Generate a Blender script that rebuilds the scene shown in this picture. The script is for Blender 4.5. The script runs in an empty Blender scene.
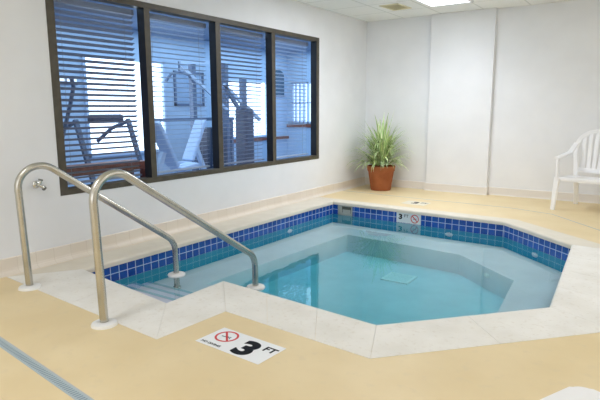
import bpy, bmesh, math, random
from mathutils import Vector, Matrix
random.seed(7)
PI = math.pi
SC = bpy.context.scene
COL = SC.collection

# ------------------------------------------------------------------ materials
def newmat(name):
    m = bpy.data.materials.new(name); m.use_nodes = True
    nt = m.node_tree
    return m, nt, nt.nodes['Principled BSDF']

def setp(b, **k):
    names = {'color': 'Base Color', 'rough': 'Roughness', 'metal': 'Metallic', 'spec': 'Specular IOR Level',
             'emit': 'Emission Color', 'estr': 'Emission Strength', 'trans': 'Transmission Weight', 'sss': 'Subsurface Weight'}
    for q, v in k.items():
        if isinstance(v, tuple) and len(v) == 3: v = (*v, 1)
        b.inputs[names[q]].default_value = v

def plain(name, color, rough=.5, metal=0, spec=.5, **k):
    m, nt, b = newmat(name); setp(b, color=color, rough=rough, metal=metal, spec=spec, **k)
    return m

def mottled(name, c1, c2, scale=4, rough=.6, spec=.3, detail=6, bump=0, c3=None, s3=60, amt3=.3, stretch=(1, 1, 1)):
    """two colours mixed by noise, a finer speckle on top and a little bump"""
    m, nt, b = newmat(name); setp(b, rough=rough, spec=spec)
    N, L = nt.nodes, nt.links
    tc = N.new('ShaderNodeTexCoord'); mp = N.new('ShaderNodeMapping'); L.new(tc.outputs['Object'], mp.inputs[0])
    mp.inputs['Scale'].default_value = stretch
    n = N.new('ShaderNodeTexNoise'); n.inputs['Scale'].default_value = scale; n.inputs['Detail'].default_value = detail
    L.new(mp.outputs[0], n.inputs['Vector'])
    r = N.new('ShaderNodeValToRGB'); r.color_ramp.elements[0].position = .35; r.color_ramp.elements[1].position = .65
    r.color_ramp.elements[0].color = (*c1, 1); r.color_ramp.elements[1].color = (*c2, 1)
    L.new(n.outputs['Fac'], r.inputs[0]); out = r.outputs[0]
    if c3:
        n2 = N.new('ShaderNodeTexNoise'); n2.inputs['Scale'].default_value = s3; n2.inputs['Detail'].default_value = 3
        L.new(mp.outputs[0], n2.inputs['Vector'])
        r2 = N.new('ShaderNodeValToRGB'); r2.color_ramp.elements[0].position = .58; r2.color_ramp.elements[1].position = .72
        r2.color_ramp.elements[0].color = (0, 0, 0, 1); r2.color_ramp.elements[1].color = (amt3,) * 3 + (1,)
        L.new(n2.outputs['Fac'], r2.inputs[0])
        mx = N.new('ShaderNodeMix'); mx.data_type = 'RGBA'
        L.new(r2.outputs[0], mx.inputs[0]); L.new(out, mx.inputs[6]); mx.inputs[7].default_value = (*c3, 1); out = mx.outputs[2]
    L.new(out, b.inputs['Base Color'])
    if bump:
        bp = N.new('ShaderNodeBump'); bp.inputs['Strength'].default_value = bump; bp.inputs['Distance'].default_value = .01
        L.new(n.outputs['Fac'], bp.inputs['Height']); L.new(bp.outputs[0], b.inputs['Normal'])
    return m

def grid_uv(name, tile, mortar, mcol, c1, c2, rough, size=.005, bump=.3, noise=.0):
    """tile grid laid on the UV map (UVs are metres)"""
    m, nt, b = newmat(name); setp(b, rough=rough, spec=.5)
    N, L = nt.nodes, nt.links
    uv = N.new('ShaderNodeUVMap')
    br = N.new('ShaderNodeTexBrick'); br.offset = 0; br.squash = 1
    L.new(uv.outputs[0], br.inputs['Vector'])
    br.inputs['Color1'].default_value = (*c1, 1); br.inputs['Color2'].default_value = (*c2, 1); br.inputs['Mortar'].default_value = (*mcol, 1)
    br.inputs['Scale'].default_value = 1; br.inputs['Mortar Size'].default_value = size; br.inputs['Mortar Smooth'].default_value = .1
    br.inputs['Bias'].default_value = 0; br.inputs['Brick Width'].default_value = tile[0]; br.inputs['Row Height'].default_value = tile[1]
    out = br.outputs['Color']
    if noise:
        n = N.new('ShaderNodeTexNoise'); n.inputs['Scale'].default_value = 35; n.inputs['Detail'].default_value = 3
        L.new(uv.outputs[0], n.inputs['Vector'])
        mx = N.new('ShaderNodeMix'); mx.data_type = 'RGBA'; mx.blend_type = 'OVERLAY'; mx.inputs[0].default_value = noise
        L.new(out, mx.inputs[6]); L.new(n.outputs['Color'], mx.inputs[7]); out = mx.outputs[2]
    L.new(out, b.inputs['Base Color'])
    bp = N.new('ShaderNodeBump'); bp.inputs['Strength'].default_value = bump; bp.inputs['Distance'].default_value = .003; bp.invert = True
    L.new(br.outputs['Fac'], bp.inputs['Height']); L.new(bp.outputs[0], b.inputs['Normal'])
    return m

M = {}
M['wall'] = mottled('white_wall_paint', (.80, .81, .83), (.83, .84, .86), scale=3, rough=.85, spec=.2)
M['ceiling'] = None
M['deck'] = mottled('cream_deck_coating', (.76, .61, .355), (.81, .665, .41), scale=2.2, rough=.5, spec=.35, c3=(.70, .58, .38), s3=14, amt3=.35, bump=.08)
M['coping'] = mottled('pale_cast_stone', (.79, .765, .705), (.86, .84, .79), scale=4, rough=.75, spec=.2, c3=(.60, .53, .43), s3=38, amt3=.3, bump=.12)
M['coping_warm_lit'] = mottled('cast_stone_warm_lit', (.72, .665, .56), (.77, .715, .61), scale=5, rough=.65, spec=.3, c3=(.72, .62, .48), s3=55, amt3=.3, bump=.1)  # same stone as the near coping; the far sides' light is tinted in
M['mortar'] = plain('pale_mortar', (.84, .80, .73), .9)
M['joint'] = plain('grey_joint_sealant', (.50, .52, .52), .7)
M['baseboard'] = grid_uv('beige_base_tile', (.152, .3), 0, (.70, .63, .54), (.76, .69, .60), (.79, .725, .64), .45, size=.0025, bump=.15)
M['baseboard_pale'] = grid_uv('pale_base_tile', (.305, .3), 0, (.76, .72, .67), (.775, .735, .685), (.79, .75, .70), .5, size=.002, bump=.1)
M['blue_tile'] = grid_uv('cobalt_glazed_tile', (.0845, .0705), 0, (.50, .62, .80), (.010, .068, .34), (.020, .105, .45), .12, size=.0036, bump=.4, noise=.35)
M['pool_wall'] = mottled('teal_pool_wall', (.03, .36, .46), (.05, .42, .52), scale=3, rough=.7)
M['nosing'] = plain('blue_grey_nosing', (.20, .40, .52), .6)
M['step'] = plain('pale_step_plaster', (.62, .60, .74), .8)
M['riser'] = mottled('pool_floor_plaster', (.68, .72, .76), (.76, .80, .84), scale=3, rough=.8)
M['plaster'] = mottled('pool_plaster', (.62, .585, .65), (.69, .655, .72), scale=3, rough=.8, c3=(.54, .60, .63), s3=30, amt3=.3)
M['steel'] = mottled('brushed_steel', (.50, .485, .43), (.60, .58, .52), scale=8, rough=.27)
M['steel'].node_tree.nodes['Principled BSDF'].inputs['Metallic'].default_value = 1
M['chrome'] = plain('chrome', (.62, .62, .58), .22, 1)
M['dark_metal_knob'] = plain('dark_chrome', (.18, .18, .17), .3, 1)
M['white_plastic'] = mottled('white_resin', (.86, .86, .87), (.90, .90, .90), scale=3, rough=.38, spec=.45)
M['flange'] = plain('white_flange_plastic', (.86, .86, .84), .4)
M['drain'] = plain('white_drain_plastic', (.97, .95, .93), .6)
M['bronze'] = mottled('dark_bronze_aluminium', (.060, .050, .034), (.085, .072, .050), scale=12, rough=.45, spec=.5)
M['shaded_reveal'] = plain('shaded_bronze_reveal', (.014, .016, .022), .5)  # dark copy of the bronze: shade painted onto the recessed sides
M['terracotta'] = mottled('terracotta_clay', (.31, .10, .04), (.39, .135, .055), scale=7, rough=.8, spec=.2, bump=.1)
M['soil'] = mottled('potting_soil', (.03, .02, .012), (.07, .045, .03), scale=40, rough=1)
M['sign_white'] = plain('white_vinyl', (.88, .89, .90), .4)
M['sign_grey'] = plain('pale_tile_plaque', (.70, .76, .76), .35)
M['ink'] = plain('black_ink', (.004, .005, .008), .6, 0, .15)
M['red_ink'] = plain('red_ink', (.60, .03, .03), .5)
M['blue_ink'] = plain('teal_ink', (.03, .14, .17), .5)
M['grate'] = plain('grey_blue_grate_plastic', (.42, .50, .53), .5)
M['dark'] = plain('dark_void', (.012, .014, .016), .8)
M['slot'] = plain('grate_slot_shadow', (.24, .31, .36), .8)
M['vent'] = plain('yellowed_vent_paint', (.80, .74, .50), .6)
M['vent_dark'] = plain('vent_gap', (.82, .76, .50), .8)
M['fixture'] = plain('white_fixture_enamel', (.85, .86, .88), .4)
M['skimmer'] = plain('weathered_skimmer_plastic', (.40, .42, .37), .5)
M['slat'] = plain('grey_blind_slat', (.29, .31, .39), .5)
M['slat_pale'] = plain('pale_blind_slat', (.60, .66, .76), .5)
M['cord'] = plain('blind_cord', (.35, .37, .42), .8)

def ceiling_mat():
    m, nt, b = newmat('ceiling_panels'); setp(b, rough=.9, spec=.1)
    N, L = nt.nodes, nt.links
    uv = N.new('ShaderNodeUVMap')
    br = N.new('ShaderNodeTexBrick'); br.offset = 0
    L.new(uv.outputs[0], br.inputs['Vector'])
    br.inputs['Color1'].default_value = (.86, .87, .86, 1); br.inputs['Color2'].default_value = (.89, .90, .89, 1); br.inputs['Mortar'].default_value = (.70, .72, .70, 1)
    br.inputs['Scale'].default_value = 1; br.inputs['Mortar Size'].default_value = .012; br.inputs['Mortar Smooth'].default_value = .2; br.inputs['Bias'].default_value = 0
    br.inputs['Brick Width'].default_value = .61; br.inputs['Row Height'].default_value = .61
    L.new(br.outputs['Color'], b.inputs['Base Color'])
    return m
M['ceiling'] = ceiling_mat()

def water_mat():
    m = bpy.data.materials.new('clear_pool_water'); m.use_nodes = True
    nt = m.node_tree; N, L = nt.nodes, nt.links
    N.clear()
    out = N.new('ShaderNodeOutputMaterial')
    geo = N.new('ShaderNodeNewGeometry')
    tc = N.new('ShaderNodeTexCoord')
    n = N.new('ShaderNodeTexNoise'); n.inputs['Scale'].default_value = 5; n.inputs['Detail'].default_value = 2
    L.new(tc.outputs['Object'], n.inputs['Vector'])
    bp = N.new('ShaderNodeBump'); bp.inputs['Strength'].default_value = .02; bp.inputs['Distance'].default_value = .05
    L.new(n.outputs['Fac'], bp.inputs['Height'])
    # Schlick reflectance for water, the same seen from above and from below
    dot = N.new('ShaderNodeVectorMath'); dot.operation = 'DOT_PRODUCT'
    L.new(geo.outputs['Incoming'], dot.inputs[0]); L.new(bp.outputs[0], dot.inputs[1])
    def mth(op, a, b=None):
        x = N.new('ShaderNodeMath'); x.operation = op
        for i, v in enumerate((a, b)):
            if v is None: continue
            if isinstance(v, (int, float)): x.inputs[i].default_value = v
            else: L.new(v, x.inputs[i])
        return x.outputs[0]
    c = mth('ABSOLUTE', dot.outputs['Value'])
    p5 = mth('POWER', mth('MAXIMUM', mth('SUBTRACT', 1, c), 0), 5)
    fac = mth('MINIMUM', mth('ADD', mth('MULTIPLY', p5, 1.25), .03), 1)
    g = N.new('ShaderNodeBsdfGlossy'); g.inputs['Roughness'].default_value = .0; L.new(bp.outputs[0], g.inputs['Normal'])
    t = N.new('ShaderNodeBsdfTransparent')
    mx = N.new('ShaderNodeMixShader'); L.new(fac, mx.inputs[0]); L.new(t.outputs[0], mx.inputs[1]); L.new(g.outputs[0], mx.inputs[2])
    L.new(mx.outputs[0], out.inputs['Surface'])
    va = N.new('ShaderNodeVolumeAbsorption'); va.inputs['Color'].default_value = (.04, .74, .82, 1); va.inputs['Density'].default_value = 1.5
    L.new(va.outputs[0], out.inputs['Volume'])
    return m
M['water'] = water_mat()

def glass_mat():
    m = bpy.data.materials.new('window_glass'); m.use_nodes = True
    nt = m.node_tree; N, L = nt.nodes, nt.links; N.clear()
    out = N.new('ShaderNodeOutputMaterial'); geo = N.new('ShaderNodeNewGeometry')
    dot = N.new('ShaderNodeVectorMath'); dot.operation = 'DOT_PRODUCT'; L.new(geo.outputs['Incoming'], dot.inputs[0]); L.new(geo.outputs['Normal'], dot.inputs[1])
    def mth(op, a, b=None):
        x = N.new('ShaderNodeMath'); x.operation = op
        for i, v in enumerate((a, b)):
            if v is None: continue
            if isinstance(v, (int, float)): x.inputs[i].default_value = v
            else: L.new(v, x.inputs[i])
        return x.outputs[0]
    p5 = mth('POWER', mth('SUBTRACT', 1, mth('ABSOLUTE', dot.outputs['Value'])), 5)
    fac = mth('ADD', mth('MULTIPLY', p5, .9), .085)      # both faces of the pane
    g = N.new('ShaderNodeBsdfGlossy'); g.inputs['Roughness'].default_value = .02; g.inputs['Color'].default_value = (.62, .68, .88, 1)
    t = N.new('ShaderNodeBsdfTransparent'); t.inputs['Color'].default_value = (.84, .91, 1, 1)
    mx = N.new('ShaderNodeMixShader'); L.new(fac, mx.inputs[0]); L.new(t.outputs[0], mx.inputs[1]); L.new(g.outputs[0], mx.inputs[2])
    L.new(mx.outputs[0], out.inputs['Surface'])
    return m
M['glass'] = glass_mat()

def emit(name, col, s):
    m, nt, b = newmat(name); setp(b, color=(.8, .8, .8), rough=.6, emit=col, estr=s); return m
M['lens'] = emit('lit_diffuser', (.86, .93, 1), 4.0)
M['daylight'] = emit('daylight_pane', (.80, .91, 1), 2.6)
M['daylight_dim'] = emit('shaded_daylight_pane', (.7, .86, 1), 1.3)
M['gym_wall'] = mottled('gym_wall_paint', (.46, .58, .72), (.52, .64, .78), scale=2, rough=.9)
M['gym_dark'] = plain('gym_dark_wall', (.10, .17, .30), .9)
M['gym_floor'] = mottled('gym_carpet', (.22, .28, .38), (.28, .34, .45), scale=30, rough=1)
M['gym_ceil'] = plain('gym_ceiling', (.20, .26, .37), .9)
M['gym_frame'] = plain('gym_painted_steel', (.10, .15, .24), .4)
M['gym_pale'] = plain('gym_pale_steel', (.55, .65, .8), .4)
M['pad'] = plain('pale_blue_vinyl', (.50, .62, .82), .45)
M['pad_dark'] = plain('dark_vinyl', (.035, .05, .09), .45)
M['red_wood'] = mottled('reddish_wood', (.22, .065, .04), (.30, .095, .06), scale=6, rough=.5, stretch=(1, 6, 1))
M['teal'] = plain('deep_teal', (.015, .10, .17), .5)
M['picture'] = mottled('blue_picture', (.30, .42, .58), (.38, .5, .66), scale=4)

def leaf_mat():
    m, nt, b = newmat('variegated_leaf'); setp(b, rough=.45, spec=.4)
    N, L = nt.nodes, nt.links
    uv = N.new('ShaderNodeUVMap'); sp = N.new('ShaderNodeSeparateXYZ'); L.new(uv.outputs[0], sp.inputs[0])
    r = N.new('ShaderNodeValToRGB'); cr = r.color_ramp
    cr.elements[0].position = 0; cr.elements[0].color = (.84, .88, .60, 1)
    cr.elements[1].position = 1; cr.elements[1].color = (.84, .88, .60, 1)
    for p, c in ((.2, (.80, .84, .54, 1)), (.3, (.15, .34, .05, 1)), (.7, (.21, .42, .07, 1)), (.8, (.80, .84, .54, 1))):
        e = cr.elements.new(p); e.color = c
    L.new(sp.outputs[0], r.inputs[0])
    g = N.new('ShaderNodeNewGeometry')
    hs = N.new('ShaderNodeHueSaturation'); L.new(r.outputs[0], hs.inputs['Color'])
    mp = N.new('ShaderNodeMapRange'); L.new(g.outputs['Random Per Island'], mp.inputs[0]); mp.inputs[3].default_value = .7; mp.inputs[4].default_value = 1.3
    L.new(mp.outputs[0], hs.inputs['Value'])
    L.new(hs.outputs[0], b.inputs['Base Color'])
    return m
M['leaf'] = leaf_mat()

# ------------------------------------------------------------------ mesh helpers
def obj(name, bm, mat, parent=None, smooth=False):
    me = bpy.data.meshes.new(name)
    bmesh.ops.recalc_face_normals(bm, faces=bm.faces[:])
    bm.to_mesh(me); bm.free()
    for mt in (mat if isinstance(mat, (list, tuple)) else [mat]): me.materials.append(mt)
    if smooth:
        for p in me.polygons: p.use_smooth = True
        try: me.set_sharp_from_angle(angle=math.radians(40))
        except Exception: pass
    o = bpy.data.objects.new(name, me); COL.objects.link(o)
    if parent: o.parent = parent
    return o

def tag(o, label, cat, group=None):
    o['label'] = label; o['category'] = cat
    if group: o['group'] = group
    return o

def thing(name, label, cat, loc=(0, 0, 0), rotz=0, group=None):
    o = bpy.data.objects.new(name, None); COL.objects.link(o); o.empty_display_size = .05
    o.location = loc; o.rotation_euler = (0, 0, rotz)
    return tag(o, label, cat, group)

def struct(name, bm, mat, parent=None, smooth=False):
    o = obj(name, bm, mat, parent, smooth)
    if not parent: o['kind'] = 'structure'
    return o

def dup(root, loc, rotz, label):
    r = root.copy(); COL.objects.link(r); r.location = loc; r.rotation_euler = (0, 0, rotz); r['label'] = label
    for ch in list(root.children):
        c = ch.copy(); COL.objects.link(c); c.parent = r
        for g in ch.children:
            d = g.copy(); COL.objects.link(d); d.parent = c
    return r

def box(bm, lo, hi, bev=0, seg=2, rot=None, piv=None):
    x0, y0, z0 = lo; x1, y1, z1 = hi
    vs = [bm.verts.new(p) for p in ((x0,y0,z0),(x1,y0,z0),(x1,y1,z0),(x0,y1,z0),(x0,y0,z1),(x1,y0,z1),(x1,y1,z1),(x0,y1,z1))]
    fs = [bm.faces.new([vs[i] for i in q]) for q in ((3,2,1,0),(4,5,6,7),(0,1,5,4),(1,2,6,5),(2,3,7,6),(3,0,4,7))]
    if bev:
        es = list({e for f in fs for e in f.edges})
        r = bmesh.ops.bevel(bm, geom=es, offset=bev, segments=seg, profile=.5, affect='EDGES')
        vs = list({v for f in r['faces'] for v in f.verts} | {v for v in vs if v.is_valid})
    if rot is not None:
        p = Vector(piv) if piv else Vector(((x0+x1)/2, (y0+y1)/2, (z0+z1)/2))
        bmesh.ops.rotate(bm, verts=[v for v in vs if v.is_valid], cent=p, matrix=rot)
    return vs

def obox(bm, a, b, w, h, bev=0):
    """bar of section w x h from a to b"""
    a, b = Vector(a), Vector(b); d = b - a; L = d.length
    q = d.to_track_quat('Y', 'Z').to_matrix()
    return box(bm, (a.x-w/2, a.y, a.z-h/2), (a.x+w/2, a.y+L, a.z+h/2), bev, rot=q, piv=a)

def tube(bm, pts, rad, n=12, caps=True, closed=False):
    """round tube through the points; rad a number or a list"""
    pts = [Vector(p) for p in pts]; N = len(pts)
    rads = rad if isinstance(rad, (list, tuple)) else [rad] * N
    tang = []
    for i in range(N):
        a = pts[(i-1) % N] if closed else pts[max(i-1, 0)]; b = pts[(i+1) % N] if closed else pts[min(i+1, N-1)]
        tang.append((b-a).normalized())
    ref = Vector((0, 0, 1)) if abs(tang[0].z) < .9 else Vector((1, 0, 0))
    u = tang[0].cross(ref).normalized(); rings = []
    for i in range(N):
        t = tang[i]; u = (u - t * u.dot(t)).normalized(); v = t.cross(u)
        rings.append([bm.verts.new(pts[i] + rads[i] * (math.cos(k*2*PI/n) * u + math.sin(k*2*PI/n) * v)) for k in range(n)])
    for i in range(N if closed else N-1):
        A, B = rings[i], rings[(i+1) % N]
        for k in range(n): bm.faces.new((A[k], A[(k+1) % n], B[(k+1) % n], B[k]))
    if caps and not closed:
        bm.faces.new(rings[0][::-1]); bm.faces.new(rings[-1])

def strap(bm, pts, w, t, side):
    """flat ribbon of width w (along `side`, a vector or a list of vectors) and thickness t"""
    pts = [Vector(p) for p in pts]; N = len(pts); rings = []
    ws = w if isinstance(w, (list, tuple)) else [w] * N
    for i in range(N):
        d = (pts[min(i+1, N-1)] - pts[max(i-1, 0)]).normalized()
        s = Vector(side[i] if isinstance(side, list) else side); s = (s - d * s.dot(d)).normalized(); nrm = d.cross(s)
        c = []
        for a, b in ((-.5, -.3), (-.4, -.5), (.4, -.5), (.5, -.3), (.5, .3), (.4, .5), (-.4, .5), (-.5, .3)):
            c.append(bm.verts.new(pts[i] + s * a * ws[i] + nrm * b * t))
        rings.append(c)
    for i in range(N-1):
        A, B = rings[i], rings[i+1]
        for k in range(8): bm.faces.new((A[k], A[(k+1) % 8], B[(k+1) % 8], B[k]))
    bm.faces.new(rings[0][::-1]); bm.faces.new(rings[-1])

def lathe(bm, prof, n=32, c=(0, 0, 0), rot=None, caps=True):
    c = Vector(c); rings = []; allv = []
    for r, z in prof:
        ring = [bm.verts.new(c + Vector((max(r, 1e-4) * math.cos(k*2*PI/n), max(r, 1e-4) * math.sin(k*2*PI/n), z))) for k in range(n)]
        rings.append(ring); allv += ring
    for A, B in zip(rings, rings[1:]):
        for k in range(n): bm.faces.new((A[k], A[(k+1) % n], B[(k+1) % n], B[k]))
    if caps:
        bm.faces.new(rings[0][::-1]); bm.faces.new(rings[-1])
    if rot is not None: bmesh.ops.rotate(bm, verts=allv, cent=c, matrix=rot)

def prism(bm, poly, z0, z1):
    a = [bm.verts.new((x, y, z0)) for x, y in poly]; b = [bm.verts.new((x, y, z1)) for x, y in poly]
    fs = [bm.faces.new(a[::-1]), bm.faces.new(b)]
    n = len(poly)
    for i in range(n): fs.append(bm.faces.new((a[i], a[(i+1) % n], b[(i+1) % n], b[i])))
    return a, b, fs

def loops_fill(bm, loops, f):
    """fill a flat region bounded by nested loops; f maps 2-D to 3-D"""
    es = []
    for lp in loops:
        vs = [bm.verts.new(f(p)) for p in lp]
        es += [bm.edges.new((vs[i], vs[(i+1) % len(vs)])) for i in range(len(vs))]
    bmesh.ops.triangle_fill(bm, edges=es, use_beauty=True)

def fillet(pts, rs, n=8):
    """round the inner corners of a 3-D polyline"""
    pts = [Vector(p) for p in pts]; out = [pts[0]]
    for i in range(1, len(pts)-1):
        a, b, c = pts[i-1], pts[i], pts[i+1]; r = rs[i-1] if isinstance(rs, (list, tuple)) else rs
        d1 = (a-b).normalized(); d2 = (c-b).normalized(); ang = d1.angle(d2); t = r / math.tan(ang/2)
        ctr = b + (d1+d2).normalized() * (r / math.sin(ang/2))
        p1, p2 = b + d1*t, b + d2*t; v1, v2 = p1-ctr, p2-ctr; tot = v1.angle(v2); ax = v1.cross(v2).normalized()
        for k in range(n+1): out.append(ctr + Matrix.Rotation(tot*k/n, 3, ax) @ v1)
    out.append(pts[-1]); return out

def offset(poly, d):
    """move each side of a clockwise-or-not polygon outwards by d (negative: inwards)"""
    n = len(poly); A = sum(poly[i][0]*poly[(i+1) % n][1] - poly[(i+1) % n][0]*poly[i][1] for i in range(n)); s = 1 if A > 0 else -1
    out = []
    for i in range(n):
        p0, p1, p2 = (Vector(poly[(i+k) % n]) for k in (-1, 0, 1))
        e1 = (p1-p0).normalized(); e2 = (p2-p1).normalized()
        n1 = Vector((e1.y, -e1.x)) * s; n2 = Vector((e2.y, -e2.x)) * s
        m = (n1+n2).normalized(); out.append(tuple(p1 + m * (d / max(.3, m.dot(n1)))))
    return out

def text_bm(body, size, bold=0, sx=1, shear=0):
    cu = bpy.data.curves.new('letters', 'FONT'); cu.body = body; cu.size = size; cu.offset = bold; cu.align_x = 'LEFT'
    cu.extrude = .0005; cu.shear = shear
    o = bpy.data.objects.new('letters', cu); COL.objects.link(o)
    dg = bpy.context.evaluated_depsgraph_get(); me = bpy.data.meshes.new_from_object(o.evaluated_get(dg))
    bm = bmesh.new(); bm.from_mesh(me); bpy.data.objects.remove(o); bpy.data.meshes.remove(me); bpy.data.curves.remove(cu)
    bmesh.ops.scale(bm, vec=(sx, 1, 1), verts=bm.verts)
    return bm

def xform(bm, mat): bmesh.ops.transform(bm, matrix=mat, verts=bm.verts); return bm

def annulus(bm, r0, r1, z0, z1, n=40, c=(0, 0)):
    rings = []
    for r, z in ((r0, z0), (r1, z0), (r1, z1), (r0, z1)):
        rings.append([bm.verts.new((c[0]+r*math.cos(k*2*PI/n), c[1]+r*math.sin(k*2*PI/n), z)) for k in range(n)])
    for i in range(4):
        A, B = rings[i], rings[(i+1) % 4]
        for k in range(n): bm.faces.new((A[k], A[(k+1) % n], B[(k+1) % n], B[k]))

def uv_by(bm, f):
    l = bm.loops.layers.uv.verify()
    for fc in bm.faces:
        for lp in fc.loops: lp[l].uv = f(lp.vert.co)

# ------------------------------------------------------------------ room shell
RX, YB, YF, H = 7.4, 8.0, -3.2, 2.63
POOL = [(.40, 2.38), (.44, 6.20), (2.735, 6.07), (3.51, 5.33), (3.613, 3.515), (2.82, 2.65), (1.535, 2.77), (1.535, 2.225)]
OUTER = [(.07, 1.97), (.07, 6.44), (2.81, 6.29), (3.92, 5.36), (3.97, 3.36), (2.965, 2.28), (1.925, 2.36), (1.885, 1.84)]
WL = -.158                                   # water level
FLOOR_Z, BENCH_Z = -.50, -.285

bm = bmesh.new()
loops_fill(bm, [[(0, YF), (RX, YF), (RX, YB), (0, YB)], offset(POOL, .03)], lambda p: (p[0], p[1], 0))
for f in bm.faces:
    if f.normal.z < 0: f.normal_flip()
struct('floor', bm, M['deck'])

bm = bmesh.new()
box(bm, (-.12, YF, H), (RX, YB+.1, H+.05)); uv_by(bm, lambda c: (c.x - .64 + 6.1, c.y - 7.36 + 12.2))
struct('ceiling', bm, M['ceiling'])

# window opening in the left wall
WY0, WY1, WZ0, WZ1 = 2.50, 6.54, .545, 2.232
bm = bmesh.new()
for x in (0, -.12):
    loops_fill(bm, [[(YF, -.02), (YB, -.02), (YB, H), (YF, H)], [(WY0, WZ0), (WY1, WZ0), (WY1, WZ1), (WY0, WZ1)]], lambda p, x=x: (x, p[0], p[1]))
for a, b in (((WY0, WZ0), (WY1, WZ0)), ((WY1, WZ0), (WY1, WZ1)), ((WY1, WZ1), (WY0, WZ1)), ((WY0, WZ1), (WY0, WZ0))):
    bm.faces.new([bm.verts.new(p) for p in ((0, *a), (0, *b), (-.12, *b), (-.12, *a))])
struct('wall_left', bm, M['wall'])
bm = bmesh.new(); box(bm, (-.12, YB, -.02), (RX, YB+.1, H)); struct('wall_back', bm, M['wall'])
bm = bmesh.new(); box(bm, (RX, YF, -.02), (RX+.1, YB, H)); struct('wall_right', bm, M['wall'])
bm = bmesh.new(); box(bm, (-.12, YF-.1, -.02), (RX+.1, YF, H)); struct('wall_front', bm, M['wall'])
PX0, PX1, PY = 1.105, 2.035, 7.915
bm = bmesh.new(); box(bm, (PX0, PY, 0), (PX1, YB+.02, H), .006); struct('wall_column', bm, M['wall'])

# cove base tiles: flat face, eased top edge, rounded toe
def base_run(name, a, b, n, z1=.128, toe=True, mat='baseboard'):
    """a->b along the wall, n the direction into the room"""
    a, b, n = Vector(a), Vector(b), Vector(n); bm = bmesh.new()
    prof = [(0, z1), (.008, z1), (.012, z1-.006), (.012, .045), (.016, .028), (.026, .014), (.042, .006), (.055, 0), (0, 0)] if toe else \
           [(0, z1), (.008, z1), (.012, z1-.006), (.012, .02), (.02, 0), (0, 0)]
    l = bm.loops.layers.uv.verify(); L = (b-a).length
    R0 = [bm.verts.new((*(a+n*d), z)) for d, z in prof]; R1 = [bm.verts.new((*(b+n*d), z)) for d, z in prof]
    for i in range(len(prof)):
        j = (i+1) % len(prof); f = bm.faces.new((R0[i], R1[i], R1[j], R0[j]))
        for lp, u, v in zip(f.loops, (0, L, L, 0), (prof[i][1], prof[i][1], prof[j][1], prof[j][1])): lp[l].uv = (u + .03, v + .05)
    bm.faces.new(R0); bm.faces.new(R1[::-1])
    return struct(name, bm, M[mat])
base_run('baseboard_left', (0, YF), (0, YB), (1, 0))
base_run('baseboard_back', (0, YB), (PX0, YB), (0, -1), .115, False, 'baseboard_pale')
base_run('baseboard_column', (PX0-.012, PY), (PX1+.012, PY), (0, -1), .115, False, 'baseboard_pale')
base_run('baseboard_back_right', (PX1, YB), (RX, YB), (0, -1), .115, False, 'baseboard_pale')

# thin sealant joint in the deck behind the pool
bm = bmesh.new()
jp = [(0.06, 7.17), (1.35, 7.08), (2.57, 7.03), (3.09, 6.86), (3.65, 6.19), (4.35, 5.3), (4.6, 4.2), (4.6, 2.0)]
for a, b in zip(jp, jp[1:]): obox(bm, (*a, .0), (*b, .0), .014, .004)
struct('trim_1', bm, M['joint'])

# ------------------------------------------------------------------ pool basin
PW = POOL; NP = len(PW)
INNER = [(.84, 3.30), (.97, 5.66), (2.42, 5.50), (3.10, 4.90), (3.17, 4.05), (2.64, 3.22), (1.56, 3.34)]
bm = bmesh.new()
for i in range(NP):
    a, b = PW[i], PW[(i+1) % NP]
    f = bm.faces.new([bm.verts.new(p) for p in ((*a, -.02), (*b, -.02), (*b, BENCH_Z), (*a, BENCH_Z))]); f.material_index = 1
loops_fill(bm, [PW, INNER], lambda p: (*p, BENCH_Z))
for i in range(len(INNER)):
    a, b = INNER[i], INNER[(i+1) % len(INNER)]
    bm.faces.new([bm.verts.new(p) for p in ((*a, BENCH_Z), (*b, BENCH_Z), (*b, FLOOR_Z), (*a, FLOOR_Z))]).material_index = 2
bm.faces.new([bm.verts.new((*p, FLOOR_Z)) for p in INNER]).material_index = 2
bmesh.ops.remove_doubles(bm, verts=bm.verts, dist=.001)
basin = struct('pool_basin', bm, [M['plaster'], M['pool_wall'], M['riser']])
for z, y0, y1 in ((-.190, 2.23, 2.70), (-.225, 2.70, 2.86), (-.258, 2.86, 3.02)):
    x1 = 1.53 if y1 < 2.75 else 1.45
    bm = bmesh.new(); box(bm, (.42, y0, BENCH_Z-.01), (x1, y1, z), .006)
    st = obj('pool_step', bm, M['step'], basin)
    bm = bmesh.new(); box(bm, (.425, y1-.032, z-.004), (x1-.005, y1+.002, z+.0015), .001)
    obj('step_nosing', bm, M['nosing'], st)

# waterline tile band, two rows
bm = bmesh.new(); l = bm.loops.layers.uv.verify(); u = 0
TB = offset(PW, -.004)
for i in range(NP):
    a, b = Vector(TB[i]), Vector(TB[(i+1) % NP]); L = (b-a).length
    f = bm.faces.new([bm.verts.new(p) for p in ((*a, -.165), (*b, -.165), (*b, -.026), (*a, -.026))])
    for lp, uv in zip(f.loops, ((u, .002), (u+L, .002), (u+L, .141), (u, .141))): lp[l].uv = uv
    u = math.ceil((u+L)/.0845)*.0845
tb = struct('pool_tile_band', bm, M['blue_tile'], basin)

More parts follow.
